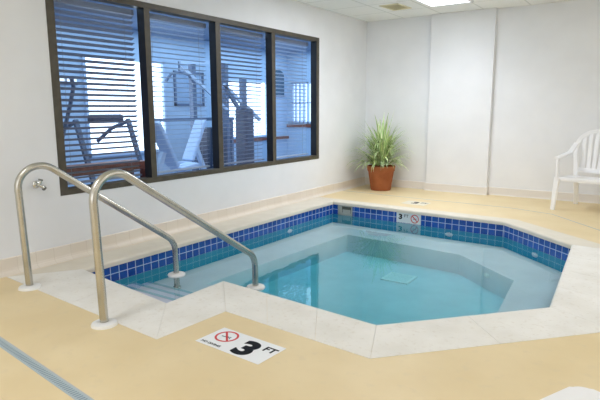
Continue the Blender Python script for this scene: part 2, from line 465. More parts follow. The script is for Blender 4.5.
# coping stones
bm = bmesh.new(); bed = bmesh.new(); done = set()
NOSE = offset(PW, -.018)
counts = [7, 5, 2, 4, 2, 3, 1, 2]
for i in range(NP):
    a, b, c, d = (Vector(q) for q in (NOSE[i], NOSE[(i+1) % NP], OUTER[(i+1) % NP], OUTER[i])); n = counts[i]
    for k in range(n):
        g = .0008
        t0, t1 = k/n, (k+1)/n; L = (b-a).length
        t0 += g/L; t1 -= g/L
        q = [a.lerp(b, t0), a.lerp(b, t1), d.lerp(c, t1), d.lerp(c, t0)]
        va, vb, fs = prism(bm, [tuple(p) for p in q], -.030, .016)
        top = [e for e in fs[1].edges]
        for v in va[2:]: v.co.z = -.004
        for v in vb[2:]: v.co.z = .003
        nose = top[0]; r_ = bmesh.ops.bevel(bm, geom=[nose], offset=.022, segments=5, profile=.5, affect='EDGES')
        if i < 3:  # window-side, back and slanted runs take the copy with light tinted in
            for f in list(bm.faces):
                if f.index == -1 or f not in done: f.material_index = 1
        done.update(bm.faces)
    va, vb, fs = prism(bed, [tuple(p) for p in (a.lerp(d, .02), b.lerp(c, .02), c.lerp(b, .02), d.lerp(a, .02))], -.026, -.0005)
cop = struct('pool_coping', bm, [M['coping'], M['coping_warm_lit']], None, True)
struct('pool_coping_bed', bed, M['mortar'], cop)

# water body
bm = bmesh.new(); prism(bm, offset(PW, .012), FLOOR_Z-.05, WL)
w = obj('pool_water', bm, M['water']); w['kind'] = 'stuff'; tag(w, 'clear blue green water filling the tiled pool', 'water')

# ------------------------------------------------------------------ pool fittings
def jet(p, n, label):
    """white wall return: flange, ball and dark eye facing n"""
    n = Vector(n); t = thing('pool_jet', label, 'pool jet', p, 0, 'round white return jets in the pool')
    q = n.to_track_quat('Z', 'Y').to_matrix()
    bm = bmesh.new(); lathe(bm, [(.042, 0), (.048, .006), (.04, .012), (.026, .013), (.024, .004)], 24, rot=q); obj('flange', bm, M['flange'], t, True)
    bm = bmesh.new(); lathe(bm, [(.023, .003), (.021, .012), (.012, .017), (.009, .013)], 20, rot=q); obj('nozzle', bm, M['flange'], t, True)
    t.scale = (1, 1, .5)
    return t
jet((.430, 5.18, -.215), (1, 0, 0), 'round white jet under the waterline of the window-side pool wall')
jet((2.10, 6.104, -.225), (0, -1, 0), 'round white jet under the waterline of the back pool wall')
jet((3.13, 5.692, -.225), (-.69, -.72, 0), 'round white jet under the waterline of the slanted corner pool wall')
jet((2.80, 5.163, -.36), (-.66, -.75, 0), 'round white jet in the bench riser, lower than the others')

# main drain on the pool floor
t = thing('main_drain', 'square white main drain cover on the pool floor', 'drain cover', (1.95, 5.0, FLOOR_Z))
bm = bmesh.new(); box(bm, (-.15, -.14, 0), (.15, .14, .014), .005); obj('cover', bm, M['drain'], t)
bm = bmesh.new()
for k in range(-5, 6): box(bm, (-.12, k*.022-.002, .0141), (.12, k*.022+.002, .0152))
obj('slots', bm, M['sign_grey'], t)

# skimmer mouth in the back tile band beside the corner
d = (Vector(PW[2])-Vector(PW[1])).normalized(); ang = math.atan2(d.y, d.x)
def on_back(s): p = Vector(PW[1]) + d*s; return (p.x, p.y, 0)
t = thing('skimmer', 'grey skimmer opening in the blue tile band beside the plant corner', 'skimmer', on_back(.205), ang)
bm = bmesh.new()
for lo, hi in (((-.115, -.012, -.165), (.115, .0, -.13)), ((-.115, -.012, -.045), (.115, .0, -.028)), ((-.115, -.012, -.165), (-.05, .0, -.028)), ((.095, -.012, -.165), (.115, .0, -.028))): box(bm, lo, hi, .003)
obj('frame', bm, M['skimmer'], t)
bm = bmesh.new(); box(bm, (-.075, -.006, -.13), (.09, -.0045, -.035)); obj('mouth', bm, plain('skimmer_shadow', (.10, .11, .09), .8), t)
bm = bmesh.new(); box(bm, (-.04, -.011, -.128), (.085, -.006, -.085), .003); obj('weir_flap', bm, M['skimmer'], t)

def swimmer_bm(s):
    """small head, arms and body strokes of the diving figure"""
    bm = bmesh.new()
    lathe(bm, [(.07*s, 0), (.07*s, .001)], 16, c=(.42*s, .1*s, 0))
    obox(bm, (-.5*s, -.12*s, 0), (.3*s, .02*s, 0), .13*s, .001); obox(bm, (.28*s, 0, 0), (.6*s, -.2*s, 0), .09*s, .001)
    obox(bm, (-.1*s, .1*s, 0), (.2*s, .05*s, 0), .1*s, .001)
    return bm
# plaque in the tile band
t = thing('depth_plaque', 'small white plaque in the back tile band with red circle', 'depth plaque', on_back(1.135), ang)
bm = bmesh.new(); box(bm, (-.165, -.009, -.157), (.165, 0, -.027), .002); obj('plate', bm, M['sign_grey'], t)
RX90 = Matrix.Rotation(PI/2, 4, 'X')
bm = bmesh.new(); annulus(bm, .044, .054, 0, .001); obox(bm, (-.034, .034, .0005), (.034, -.034, .0005), .011, .001)
xform(bm, Matrix.Translation((.085, -.0095, -.092)) @ RX90); obj('red_circle', bm, M['red_ink'], t)
bm = swimmer_bm(.045); xform(bm, Matrix.Translation((.085, -.0092, -.092)) @ RX90); obj('diver_figure', bm, M['blue_ink'], t)
bm = text_bm('3', .085, .004, 1.25); xform(bm, Matrix.Translation((-.135, -.0095, -.11)) @ RX90); obj('number', bm, M['ink'], t)
bm = text_bm('FT', .052, .0, 1.1); xform(bm, Matrix.Translation((-.06, -.0095, -.085)) @ RX90); obj('letters', bm, M['ink'], t)

# depth marker on the back coping
t = thing('coping_depth_marker', 'small pale marker with dark lettering lying on the back deck edge', 'depth marker', (1.40, 6.70, .0), -.05)
bm = bmesh.new(); box(bm, (-.13, -.12, 0), (.20, .14, .003), .001); obj('plate', bm, mottled('pale_marker', (.76, .70, .57), (.79, .73, .60), 6), t)
bm = text_bm('3', .17, .008, 1.1); xform(bm, Matrix.Translation((-.02, -.04, .0036))); obj('number', bm, M['ink'], t)
bm = text_bm('FT', .08, .002, 1.1); xform(bm, Matrix.Translation((.09, .02, .0036))); obj('letters', bm, M['ink'], t)

# ------------------------------------------------------------------ handrails
def handrail(label, loc, rot, L, zk):
    t = thing('handrail', label, 'handrail', loc, rot, 'steel handrails into the pool')
    path = fillet([(0, 0, 0), (0, -.025, 1.015), (0, L-.006, zk), (0, L, BENCH_Z+.004)], [.15, .15], 14)
    bm = bmesh.new(); tube(bm, path, .0245, 20); obj('rail_tube', bm, M['steel'], t, True)
    fl = [(.076, 0), (.076, .006), (.070, .016), (.050, .022), (.030, .024), (.0255, .022)]
    bm = bmesh.new(); lathe(bm, fl, 32); obj('base_flange', bm, M['flange'], t, True)
    bm = bmesh.new(); lathe(bm, [(.074, -.006), (.076, .004), (.070, .014), (.045, .02), (.0255, .02)], 32, c=(0, L, WL-.003)); obj('sliding_flange', bm, M['flange'], t, True)
    bm = bmesh.new(); lathe(bm, [(.034, 0), (.034, .02), (.026, .026)], 20, c=(0, L, BENCH_Z)); obj('foot_socket', bm, M['chrome'], t, True)
    return t
r1 = handrail('steel pool handrail nearer the window wall', (.46, 1.93, 0), math.radians(-12.8), 1.17, .14)
r2 = handrail('steel pool handrail nearer the no diving floor sign', (1.47, 1.81, 0), math.radians(-1.2), 1.377, .10)

# ------------------------------------------------------------------ floor sign
sx, sy = .458, .222
t = thing('floor_sign', 'white floor sign reading 3 FT beside the pool coping', 'floor sign', (2.075, 1.945, .0005), -.06)
bm = bmesh.new(); box(bm, (0, 0, 0), (sx, sy, .002)); obj('sheet', bm, M['sign_white'], t)
bm = bmesh.new(); annulus(bm, .056, .068, 0, .0007); obox(bm, (-.043, .043, .0004), (.043, -.043, .0004), .012, .0008)
xform(bm, Matrix.Translation((.102, .140, .0022))); obj('red_circle', bm, M['red_ink'], t)
bm = swimmer_bm(.06); xform(bm, Matrix.Translation((.102, .138, .0021))); obj('diver_figure', bm, M['blue_ink'], t)
bm = text_bm('NO DIVING', .026, .0005, 1.05); xform(bm, Matrix.Translation((.022, .018, .0024))); obj('caption', bm, M['ink'], t)
bm = text_bm('3', .215, .0105, 1.12); xform(bm, Matrix.Translation((.232, .026, .0024))); obj('number', bm, M['ink'], t)
bm = text_bm('FT', .070, .002, 1.08); xform(bm, Matrix.Translation((.366, .130, .0024))); obj('letters', bm, M['ink'], t)

# ------------------------------------------------------------------ slot drain in the deck
a, b = Vector((.06, 1.475, 0)), Vector((6.0, .80, 0)); dv = (b-a).normalized(); an = math.atan2(dv.y, dv.x); L = 5.9
t = thing('trench_drain', 'grey slotted trench drain strip across the near left deck', 'drain', a, an)
bm = bmesh.new(); box(bm, (0, -.024, 0), (L, .024, .002)); obj('channel', bm, M['grate'], t)
bm = bmesh.new()
for k in range(int(L/.019)): box(bm, (.005+k*.019, -.015, .002), (.005+k*.019+.0075, .015, .0027))
obj('slots', bm, M['slot'], t)
bm = bmesh.new(); box(bm, (0, .024, 0), (L, .030, .0022)); obj('edge_joint', bm, M['joint'], t)

# ------------------------------------------------------------------ window wall
win = bpy.data.objects.new('window_1', None); COL.objects.link(win); win['kind'] = 'structure'
def dark_sides(bm):
    bm.normal_update()
    for f in bm.faces:
        if abs(f.normal.y) > .9 and f.calc_center_median().x < 0: f.material_index = 1  # recessed side faces get the painted shade
bm = bmesh.new(); D = -.095
box(bm, (D, WY0, WZ0), (.006, WY1, WZ0+.052), .002); box(bm, (D, WY0, WZ1-.052), (.006, WY1, WZ1), .002)
MY = [(WY0, WY0+.07), (3.465, 3.532), (4.43, 4.502), (5.435, 5.507), (WY1-.07, WY1)]
for y0, y1 in (MY[0], MY[-1]): box(bm, (D+.001, y0, WZ0+.048), (.005, y1, WZ1-.048), .002)
dark_sides(bm); obj('window_frame', bm, [M['bronze'], M['shaded_reveal']], win)
for y0, y1 in MY[1:-1]:
    bm = bmesh.new(); box(bm, (D, y0, WZ0+.05), (.004, y1, WZ1-.05), .002); dark_sides(bm); obj('mullion', bm, [M['bronze'], M['shaded_reveal']], win)
for (a0, a1), (b0, b1) in zip(MY, MY[1:]):
    bm = bmesh.new(); bm.faces.new([bm.verts.new(p) for p in ((-.085, a1-.005, WZ0+.045), (-.085, b0+.005, WZ0+.045), (-.085, b0+.005, WZ1-.045), (-.085, a1-.005, WZ1-.045))])
    obj('pane', bm, M['glass'], win)

# venetian blinds on the far side of the glass
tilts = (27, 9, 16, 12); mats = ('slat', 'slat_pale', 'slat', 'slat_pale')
labs = ('slatted venetian blind in the leftmost window pane, slats tilted most closed',
        'slatted venetian blind in the second pane from the left, in front of the lat bar',
        'slatted venetian blind in the third pane, in front of the weight tower',
        'slatted venetian blind in the rightmost and narrowest looking pane')
for i in range(4):
    y0, y1 = MY[i][1]+.006, MY[i+1][0]-.006; zt, zb = WZ1-.06, WZ0+.062
    t = thing('venetian_blind', labs[i], 'blind', (-.155, (y0+y1)/2, zb), 0, 'blinds behind the window panes'); hw = (y1-y0)/2
    bm = bmesh.new(); box(bm, (-.025, -hw, zt-zb-.05), (.025, hw, zt-zb), .003); obj('head_rail', bm, M['slat'], t)
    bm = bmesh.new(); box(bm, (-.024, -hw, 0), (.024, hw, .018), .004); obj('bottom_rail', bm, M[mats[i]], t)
    bm = bmesh.new(); n = 31; rot = Matrix.Rotation(math.radians(-tilts[i]), 3, 'Y')
    for k in range(n):
        z = .05 + k*(zt-zb-.12)/(n-1)
        q = [(-.024, .0), (-.012, .0022), (0, .003), (.012, .0022), (.024, 0)]
        P = [rot @ Vector((x, 0, h)) + Vector((0, 0, z)) for x, h in q]
        A = [bm.verts.new((p.x, -hw, p.z)) for p in P]; B = [bm.verts.new((p.x, hw, p.z)) for p in P]
        for j in range(4): bm.faces.new((A[j], A[j+1], B[j+1], B[j]))
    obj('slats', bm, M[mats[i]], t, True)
    for s in (-.32, .32):
        bm = bmesh.new(); tube(bm, [(.026, s, .01), (.026, s, zt-zb-.04)], .0018, 6); obj('ladder_cord', bm, M['cord'], t)

# chrome hook on the wall under the window
t = thing('wall_hook', 'small chrome double wall hook left of the window, behind the handrail', 'hook', (0, 2.30, .665))
q = Vector((1, 0, 0)).to_track_quat('Z', 'Y').to_matrix()
bm = bmesh.new(); lathe(bm, [(.030, 0), (.030, .005), (.024, .012), (.012, .016), (.011, .05)], 24, rot=q); obj('mounting_plate', bm, M['chrome'], t, True)
for s, e in (((.040, 0, .0), (.048, .012, .036)), ((.040, 0, 0), (.052, .032, -.030))):
    bm = bmesh.new(); tube(bm, [s, (s[0]+.01, e[1]*.5, e[2]*.5), e], .012, 12); h = obj('hook_arm', bm, M['chrome'], t, True)
    bm = bmesh.new(); tube(bm, [Vector(e)-Vector((0, e[1], e[2]))*.12, Vector(e)+Vector((0, e[1], e[2]))*.22], .017, 14); obj('end_knob', bm, M['dark_metal_knob'], h, True)

# ------------------------------------------------------------------ plant
t = thing('potted_plant', 'spiky variegated plant in a terracotta pot in the far corner', 'plant', (.50, 7.58, 0))
pot = [(.150, 0), (.156, .01), (.200, .290), (.203, .298), (.211, .302), (.214, .310), (.222, .37), (.219, .378), (.208, .378), (.204, .37), (.196, .33)]
bm = bmesh.new(); lathe(bm, pot, 40); obj('pot', bm, M['terracotta'], t, True)
bm = bmesh.new(); lathe(bm, [(.200, .335), (.12, .345), (.01, .35)], 24); obj('soil', bm, M['soil'], t)
bm = bmesh.new(); l = bm.loops.layers.uv.verify();
for k in range(290):
    az = random.uniform(0, 2*PI); kind = random.random()
    rim = kind > .86
    if rim: el, Ln, droop = random.uniform(.5, 1.0), random.uniform(.28, .42), random.uniform(2.3, 3.2)
    elif kind < .35: el, Ln, droop = random.uniform(.3, .9), random.uniform(.40, .62), random.uniform(1.0, 1.9)
    elif kind < .7: el, Ln, droop = random.uniform(.7, 1.25), random.uniform(.46, .70), random.uniform(.9, 2.3)
    else: el, Ln, droop = random.uniform(1.15, 1.54), random.uniform(.50, .78), random.uniform(.3, 1.4)
    r0 = random.uniform(.08, .15) if rim else random.uniform(0, .13); wd = random.uniform(.020, .034)
    p = Vector((math.cos(az+random.uniform(-.3, .3))*r0, math.sin(az+random.uniform(-.3, .3))*r0, .39)); n = 9
    h = 0 if rim else random.uniform(.0, .34) if random.random() < .7 else 0; p.z += h
    if h > .15: Ln *= .75
    side = Vector((-math.sin(az), math.cos(az), 0)); prev = None; e = el
    for j in range(n+1):
        s = j/n; ww = wd * (min(1, .5+s*2.5) if s < .25 else (1-((s-.25)/.75)**1.7)) + .0008
        c = [bm.verts.new(p - side*ww/2), bm.verts.new(p + side*ww/2)]
        if prev:
            f = bm.faces.new((prev[0], prev[1], c[1], c[0]))
            for lp, uvv in zip(f.loops, ((0, s), (1, s), (1, s), (0, s))): lp[l].uv = uvv
        prev = c
        dirv = Vector((math.cos(az)*math.cos(e), math.sin(az)*math.cos(e), math.sin(e))); p = p + dirv*(Ln/n); e -= droop/n*(.35+1.3*s)
        if p.x < -.47 or p.y > .40: break
obj('foliage', bm, M['leaf'], t, True)

# ------------------------------------------------------------------ white resin armchair
def quadgrid(bm, f, nu, nv, th):
    """a thin curved panel: f(u,v)->point, thickness th"""
    V = [[Vector(f(i/nu, j/nv)) for j in range(nv+1)] for i in range(nu+1)]
    top = [[bm.verts.new(p) for p in r] for r in V]
    bot = [[None]*(nv+1) for _ in range(nu+1)]
    for i in range(nu+1):
        for j in range(nv+1):
            du = V[min(i+1, nu)][j]-V[max(i-1, 0)][j]; dw = V[i][min(j+1, nv)]-V[i][max(j-1, 0)]
            bot[i][j] = bm.verts.new(V[i][j] - du.cross(dw).normalized()*th)
    for i in range(nu):
        for j in range(nv):
            bm.faces.new((top[i][j], top[i+1][j], top[i+1][j+1], top[i][j+1])); bm.faces.new((bot[i][j+1], bot[i+1][j+1], bot[i+1][j], bot[i][j]))
    for i in range(nu):
        bm.faces.new((top[i+1][0], top[i][0], bot[i][0], bot[i+1][0])); bm.faces.new((top[i][nv], top[i+1][nv], bot[i+1][nv], bot[i][nv]))
    for j in range(nv):
        bm.faces.new((top[0][j], top[0][j+1], bot[0][j+1], bot[0][j])); bm.faces.new((top[nu][j+1], top[nu][j], bot[nu][j], bot[nu][j+1]))

t = thing('garden_chair', 'white plastic armchair with slatted back standing by the back wall', 'chair', (3.415, 7.37, 0), math.radians(-15)); t.scale = (1.1, 1, 1.02)
m = M['white_plastic']
SZ = .405
bm = bmesh.new()
def seatf(u, v):
    x = (u-.5)*.53*(1-.10*v); y = -.25 + v*.47
    z = SZ - .02*(1-(2*u-1)**2)*(1-(2*v-1)**4) - .02*v - (.03*max(0, .12-v)/.12)
    return (x, y, z)
quadgrid(bm, seatf, 12, 12, .012); seat = obj('seat', bm, m, t, True)
bm = bmesh.new()
strap(bm, [(-.265, -.245, SZ-.022), (0, -.258, SZ-.022), (.265, -.245, SZ-.022)], .05, .012, (0, 0, 1))
for s in (-1, 1): strap(bm, [(s*.262, -.245, SZ-.02), (s*.25, 0, SZ-.025), (s*.232, .22, SZ-.04)], .045, .012, (0, 0, 1))
obj('apron', bm, m, t, True)
for s in (-1, 1):
    bm = bmesh.new(); strap(bm, [(s*.285, -.275, 0), (s*.278, -.262, .2), (s*.268, -.245, SZ-.01)], [.048, .055, .066], .03, (1, .25*s, 0)); obj('leg', bm, m, t, True)
    bm = bmesh.new(); strap(bm, [(s*.265, .37, 0), (s*.250, .30, .2), (s*.235, .22, SZ-.03)], [.046, .05, .06], .03, (1, -.2*s, 0)); obj('leg', bm, m, t, True)
    # arm: up from the front of the seat, back along the elbow and into the back arch
    bm = bmesh.new()
    strap(bm, [(s*.268, -.245, SZ-.02), (s*.275, -.235, .5), (s*.285, -.225, .60), (s*.288, -.20, .638)], [.066, .052, .05, .056], .022, (0, 1, 0)); obj('arm_support', bm, m, t, True)
    pts = fillet([(s*.288, -.255, .630), (s*.294, -.05, .652), (s*.285, .12, .68), (s*.262, .235, .79)], .08, 5)
    bm = bmesh.new(); strap(bm, pts, .055, .02, (1, 0, .15*s)); obj('armrest', bm, m, t, True)
arch = []
for k in range(25):
    a = PI*k/24; x = -.285*math.copysign(abs(math.cos(a))**.85, math.cos(a)); z = .70 + .25*math.sin(a)**.8; arch.append((x, .20 + .14*(z-.4)/.55 + .01, z))
arch = [(-.235, .215, SZ-.03), (-.252, .235, .55)] + arch + [(.252, .235, .55), (.235, .215, SZ-.03)]
bm = bmesh.new(); strap(bm, arch, .05, .022, [(-p[0], 0, -(p[2]-.55) if p[2] > .6 else 0) if abs(p[0]) > .01 else (0, 0, -1) for p in arch]); obj('back_arch', bm, m, t, True)
bm = bmesh.new(); strap(bm, [(-.235, .225, .465), (0, .235, .455), (.235, .225, .465)], .055, .018, (0, .1, 1)); obj('back_crossbar', bm, m, t, True)
for k in range(-3, 4):
    x = k*.062; zt = .70 + .25*math.sqrt(max(0, 1-(x*1.12/.285)**2))**.8
    bm = bmesh.new(); strap(bm, [(x*.92, .232, .46), (x*1.0, .275, .62), (x*1.1, .31, (.62+zt)/2+.02), (x*1.12, .20+.14*(zt-.4)/.55+.01, zt)], .04, .010, (1, 0, 0)); obj('back_slat', bm, m, t, True)

# ------------------------------------------------------------------ white side table at the near right, only its corner in view
TH = .45
t = thing('side_table', 'white plastic table corner at the bottom right edge, nearest the viewer', 'table', (3.945, 1.655, 0), math.radians(0))
def rrect(w, d, r, n=8):
    out = []
    for cx, cy, a0 in ((w-r, d-r, 0), (r, d-r, PI/2), (r, r, PI), (w-r, r, 3*PI/2)):
        out += [(cx + r*math.cos(a0+PI/2*k/n), cy + r*math.sin(a0+PI/2*k/n)) for k in range(n+1)]
    return out
E_TABLE = None
ca = math.radians(-25)
def tl(p):   # local table frame: apex corner at origin, both edges running towards the viewer
    return (p[0]*math.cos(ca)-p[1]*math.sin(ca), p[0]*math.sin(ca)+p[1]*math.cos(ca))
poly = [tl((x, y-.62)) for x, y in rrect(.62, .62, .045)]
bm = bmesh.new(); prism(bm, poly, TH-.018, TH); bmesh.ops.bevel(bm, geom=[e for e in bm.edges if all(v.co.z > TH-.001 for v in e.verts)], offset=.006, segments=3, affect='EDGES')
obj('tabletop', bm, m, t, True)
bm = bmesh.new(); prism(bm, [tl((x+.03, y+.03-.62)) for x, y in rrect(.56, .56, .04)], TH-.06, TH-.015); obj('apron', bm, m, t, True)
for x, y in ((.05, -.05), (.57, -.05), (.57, -.57), (.05, -.57)):
    p = tl((x, y)); bm = bmesh.new(); tube(bm, [(p[0], p[1], 0), (p[0], p[1], TH-.02)], [.018, .025], 14); obj('leg', bm, m, t, True)

# ------------------------------------------------------------------ ceiling fixtures
LX0, LX1, LY0, LY1 = 1.31, 1.90, 6.14, 7.30
t = thing('ceiling_light', 'recessed fluorescent ceiling light panel in front of the column', 'ceiling light', ((LX0+LX1)/2, (LY0+LY1)/2, H))
hx, hy = (LX1-LX0)/2, (LY1-LY0)/2
bm = bmesh.new()
for lo, hi in (((-hx, -hy, -.012), (hx, -hy+.035, 0)), ((-hx, hy-.035, -.012), (hx, hy, 0)), ((-hx, -hy, -.012), (-hx+.035, hy, 0)), ((hx-.035, -hy, -.012), (hx, hy, 0))): box(bm, lo, hi, .002)
obj('frame', bm, M['fixture'], t)
bm = bmesh.new(); box(bm, (-hx+.03, -hy+.03, -.006), (hx-.03, hy-.03, -.001)); obj('diffuser', bm, M['lens'], t)

t = thing('ceiling_vent', 'yellowed square ceiling vent near the corner', 'ceiling vent', (.915, 7.05, H), math.radians(-3))
bm = bmesh.new()
for lo, hi in (((-.14, -.21, -.01), (.14, -.18, 0)), ((-.14, .18, -.01), (.14, .21, 0)), ((-.14, -.21, -.01), (-.115, .21, 0)), ((.115, -.21, -.01), (.14, .21, 0))): box(bm, lo, hi, .002)
obj('frame', bm, M['vent'], t)
bm = bmesh.new(); box(bm, (-.12, -.19, -.002), (.12, .19, 0)); obj('backing', bm, M['vent_dark'], t)
for k in range(7):
    bm = bmesh.new(); box(bm, (-.118, -.17+k*.052, -.009), (.118, -.135+k*.052, -.005), rot=Matrix.Rotation(.12, 3, 'X')); obj('louvre', bm, M['vent'], t)

# ------------------------------------------------------------------ gym behind the window
GX, GY0, GY1, GH = -3.0, .8, 10.0, 2.5
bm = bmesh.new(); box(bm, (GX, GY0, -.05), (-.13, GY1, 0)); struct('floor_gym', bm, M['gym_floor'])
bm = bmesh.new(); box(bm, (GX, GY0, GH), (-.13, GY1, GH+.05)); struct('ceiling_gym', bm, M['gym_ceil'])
def holed_wall(name, f, outer, holes, mat):
    bm = bmesh.new(); loops_fill(bm, [outer] + holes, f); return struct(name, bm, mat)
def rect(a0, a1, z0, z1): return [(a0, z0), (a1, z0), (a1, z1), (a0, z1)]
WG = [(4.82, 6.36, .55, 2.05), (7.75, 9.2, .68, 1.85)]
holed_wall('wall_gym_far', lambda p: (GX, p[0], p[1]), rect(GY0, GY1, 0, GH), [rect(*q) for q in WG], M['gym_wall'])
holed_wall('wall_gym_end', lambda p: (p[0], GY1, p[1]), rect(GX, -.12, 0, GH), [rect(-2.85, -2.2, .95, 1.85)], M['gym_wall'])
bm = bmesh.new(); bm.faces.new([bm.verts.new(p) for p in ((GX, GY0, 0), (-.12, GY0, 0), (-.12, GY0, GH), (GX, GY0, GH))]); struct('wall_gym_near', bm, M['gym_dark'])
bm = bmesh.new(); bm.faces.new([bm.verts.new(p) for p in ((-.125, YB, 0), (-.125, GY1, 0), (-.125, GY1, GH), (-.125, YB, GH))]); struct('wall_gym_side', bm, M['gym_wall'])
def gym_window(n, to3, a0, a1, z0, z1, vbars, hbars):
    """frame, daylit pane; to3 maps (along, z, depth) to a point"""
    wn = bpy.data.objects.new('window_%d' % n, None); COL.objects.link(wn); wn['kind'] = 'structure'; pm = M['daylight_dim'] if n == 4 else M['daylight']
    def bar(bm, p0, p1):
        A = Vector(to3(p0[0], p0[1], 0)); B = Vector(to3(p1[0], p1[1], .05))
        box(bm, [min(x, y) for x, y in zip(A, B)], [max(x, y) for x, y in zip(A, B)])
    bm = bmesh.new(); w_ = .04
    for p0, p1 in (((a0, z0), (a1, z0+w_)), ((a0, z1-w_), (a1, z1)), ((a0, z0), (a0+w_, z1)), ((a1-w_, z0), (a1, z1))): bar(bm, p0, p1)
    for k in range(1, vbars+1): x = a0+(a1-a0)*k/(vbars+1); bar(bm, (x-.018, z0), (x+.018, z1))
    for k in range(1, hbars+1): z = z0+(z1-z0)*k/(hbars+1); bar(bm, (a0, z-.012), (a1, z+.012))
    obj('window_frame', bm, M['gym_pale'], wn)
    bm = bmesh.new(); bm.faces.new([bm.verts.new(to3(a, z, -.02)) for a, z in ((a0, z0), (a1, z0), (a1, z1), (a0, z1))]); obj('pane', bm, pm, wn)
far = lambda a, z, d: (GX + d, a, z)
gym_window(2, far, *WG[0], 0, 0); gym_window(3, far, *WG[1], 1, 0)
gym_window(4, lambda a, z, d: (a, GY1 - d, z), -2.85, -2.2, .95, 1.85, 5, 1)
bm = bmesh.new(); box(bm, (GX, GY1-.04, .86), (-.13, GY1, .93), .005); box(bm, (GX, 6.9, .60), (GX+.04, GY1, .66), .005); struct('trim_2', bm, M['red_wood'])

# --- equipment
def part(t, name, mat, fn, smooth=False):
    bm = bmesh.new(); fn(bm); return obj(name, bm, mat, t, smooth)
# treadmill
t = thing('treadmill', 'treadmill with console and slanted rails behind the leftmost pane', 'treadmill', (-1.3, 3.98, 0), math.radians(180))
part(t, 'running_deck', M['pad_dark'], lambda b: box(b, (-.6, -.35, .06), (1.1, .35, .2), .02))
for s in (-.36, .36):
    part(t, 'upright', M['gym_frame'], lambda b: obox(b, (-.25, s, .15), (.12, s, 1.14), .05, .04))
    part(t, 'handrail', M['gym_frame'], lambda b: tube(b, [(.1, s, 1.12), (.45, s, 1.02), (.75, s, .85)], .025, 10))
part(t, 'console', M['pad_dark'], lambda b: box(b, (.0, -.22, 1.10), (.12, .22, 1.20), .03))
part(t, 'motor_cover', M['gym_frame'], lambda b: box(b, (-.62, -.36, .18), (-.2, .36, .34), .05))
# elliptical trainer
t = thing('elliptical_trainer', 'elliptical trainer with curved handles at the left end of the gym', 'elliptical trainer', (-1.25, 3.22, 0), math.radians(90))
part(t, 'base_frame', M['gym_frame'], lambda b: (obox(b, (0, -.6, .06), (0, .7, .06), .12, .08), obox(b, (-.3, .68, .04), (.3, .68, .04), .08, .06), obox(b, (-.3, -.58, .04), (.3, -.58, .04), .08, .06)))
part(t, 'flywheel_housing', M['pad_dark'], lambda b: lathe(b, [(.1, -.09), (.26, -.08), (.3, 0), (.26, .08), (.1, .09)], 28, c=(0, .42, .38), rot=Matrix.Rotation(PI/2, 3, 'Y')), True)
part(t, 'mast', M['gym_frame'], lambda b: obox(b, (0, .35, .4), (0, .2, 1.3), .07, .06))
part(t, 'console', M['pad_dark'], lambda b: box(b, (-.15, .14, 1.28), (.15, .2, 1.48), .02))
for s in (-.22, .22):
    part(t, 'moving_handle', M['gym_frame'], lambda b: tube(b, [(s*.7, .3, .5), (s, .16, .95), (s*1.15, .02, 1.3), (s*1.05, -.1, 1.5), (s*.9, -.12, 1.58)], .022, 10), True)
    part(t, 'pedal', M['pad_dark'], lambda b: box(b, (s-.08, -.42, .25), (s+.08, -.05, .31), .02))
# wooden bench under the leftmost pane
t = thing('wooden_bench', 'reddish wooden bench low behind the leftmost pane', 'bench', (-.36, 3.0, 0))
part(t, 'bench_top', M['red_wood'], lambda b: box(b, (-.14, -.48, .66), (.14, .62, .74), .01))
part(t, 'back_panel', M['red_wood'], lambda b: box(b, (-.14, -.48, .3), (-.11, .62, .5), .005))
for x in (-.11, .11):
    for y in (-.44, .58): part(t, 'leg', M['red_wood'], lambda b: box(b, (x-.03, y-.03, 0), (x+.03, y+.03, .66), .005))
# multi-gym with lat bar
t = thing('cable_machine', 'cable multi gym with a raised lat bar behind the second pane', 'exercise machine', (-2.4, 6.5, 0))
for y in (-.05, .75): part(t, 'upright', M['gym_frame'], lambda b: box(b, (-.05, y-.04, 0), (.05, y+.04, 2.05), .008))
part(t, 'top_beam', M['gym_pale'], lambda b: obox(b, (0, .8, 2.08), (.15, -.45, 1.98), .05, .05))
part(t, 'swing_arm', M['gym_pale'], lambda b: obox(b, (.1, -.42, 1.96), (.15, .62, 1.25), .04, .04))
part(t, 'lat_bar', M['gym_frame'], lambda b: tube(b, [(.1, -.72, 1.68), (.12, -.62, 1.80), (.13, -.45, 1.84), (.15, -.28, 1.80), (.16, -.18, 1.68)], .022, 10), True)
part(t, 'hook_bar', M['gym_frame'], lambda b: tube(b, [(.12, -.45, 1.84), (.12, -.45, 2.0)], .016, 8))
part(t, 'weight_stack', M['pad_dark'], lambda b: box(b, (-.14, .2, .1), (.14, .5, .95), .01))
part(t, 'cross_bar', M['gym_frame'], lambda b: obox(b, (.3, -1.25, 1.1), (.3, .6, 1.1), .04, .05))
for y in (-1.2, .55): part(t, 'bar_post', M['gym_frame'], lambda b: obox(b, (.3, y, 0), (.3, y, 1.1), .045, .045))
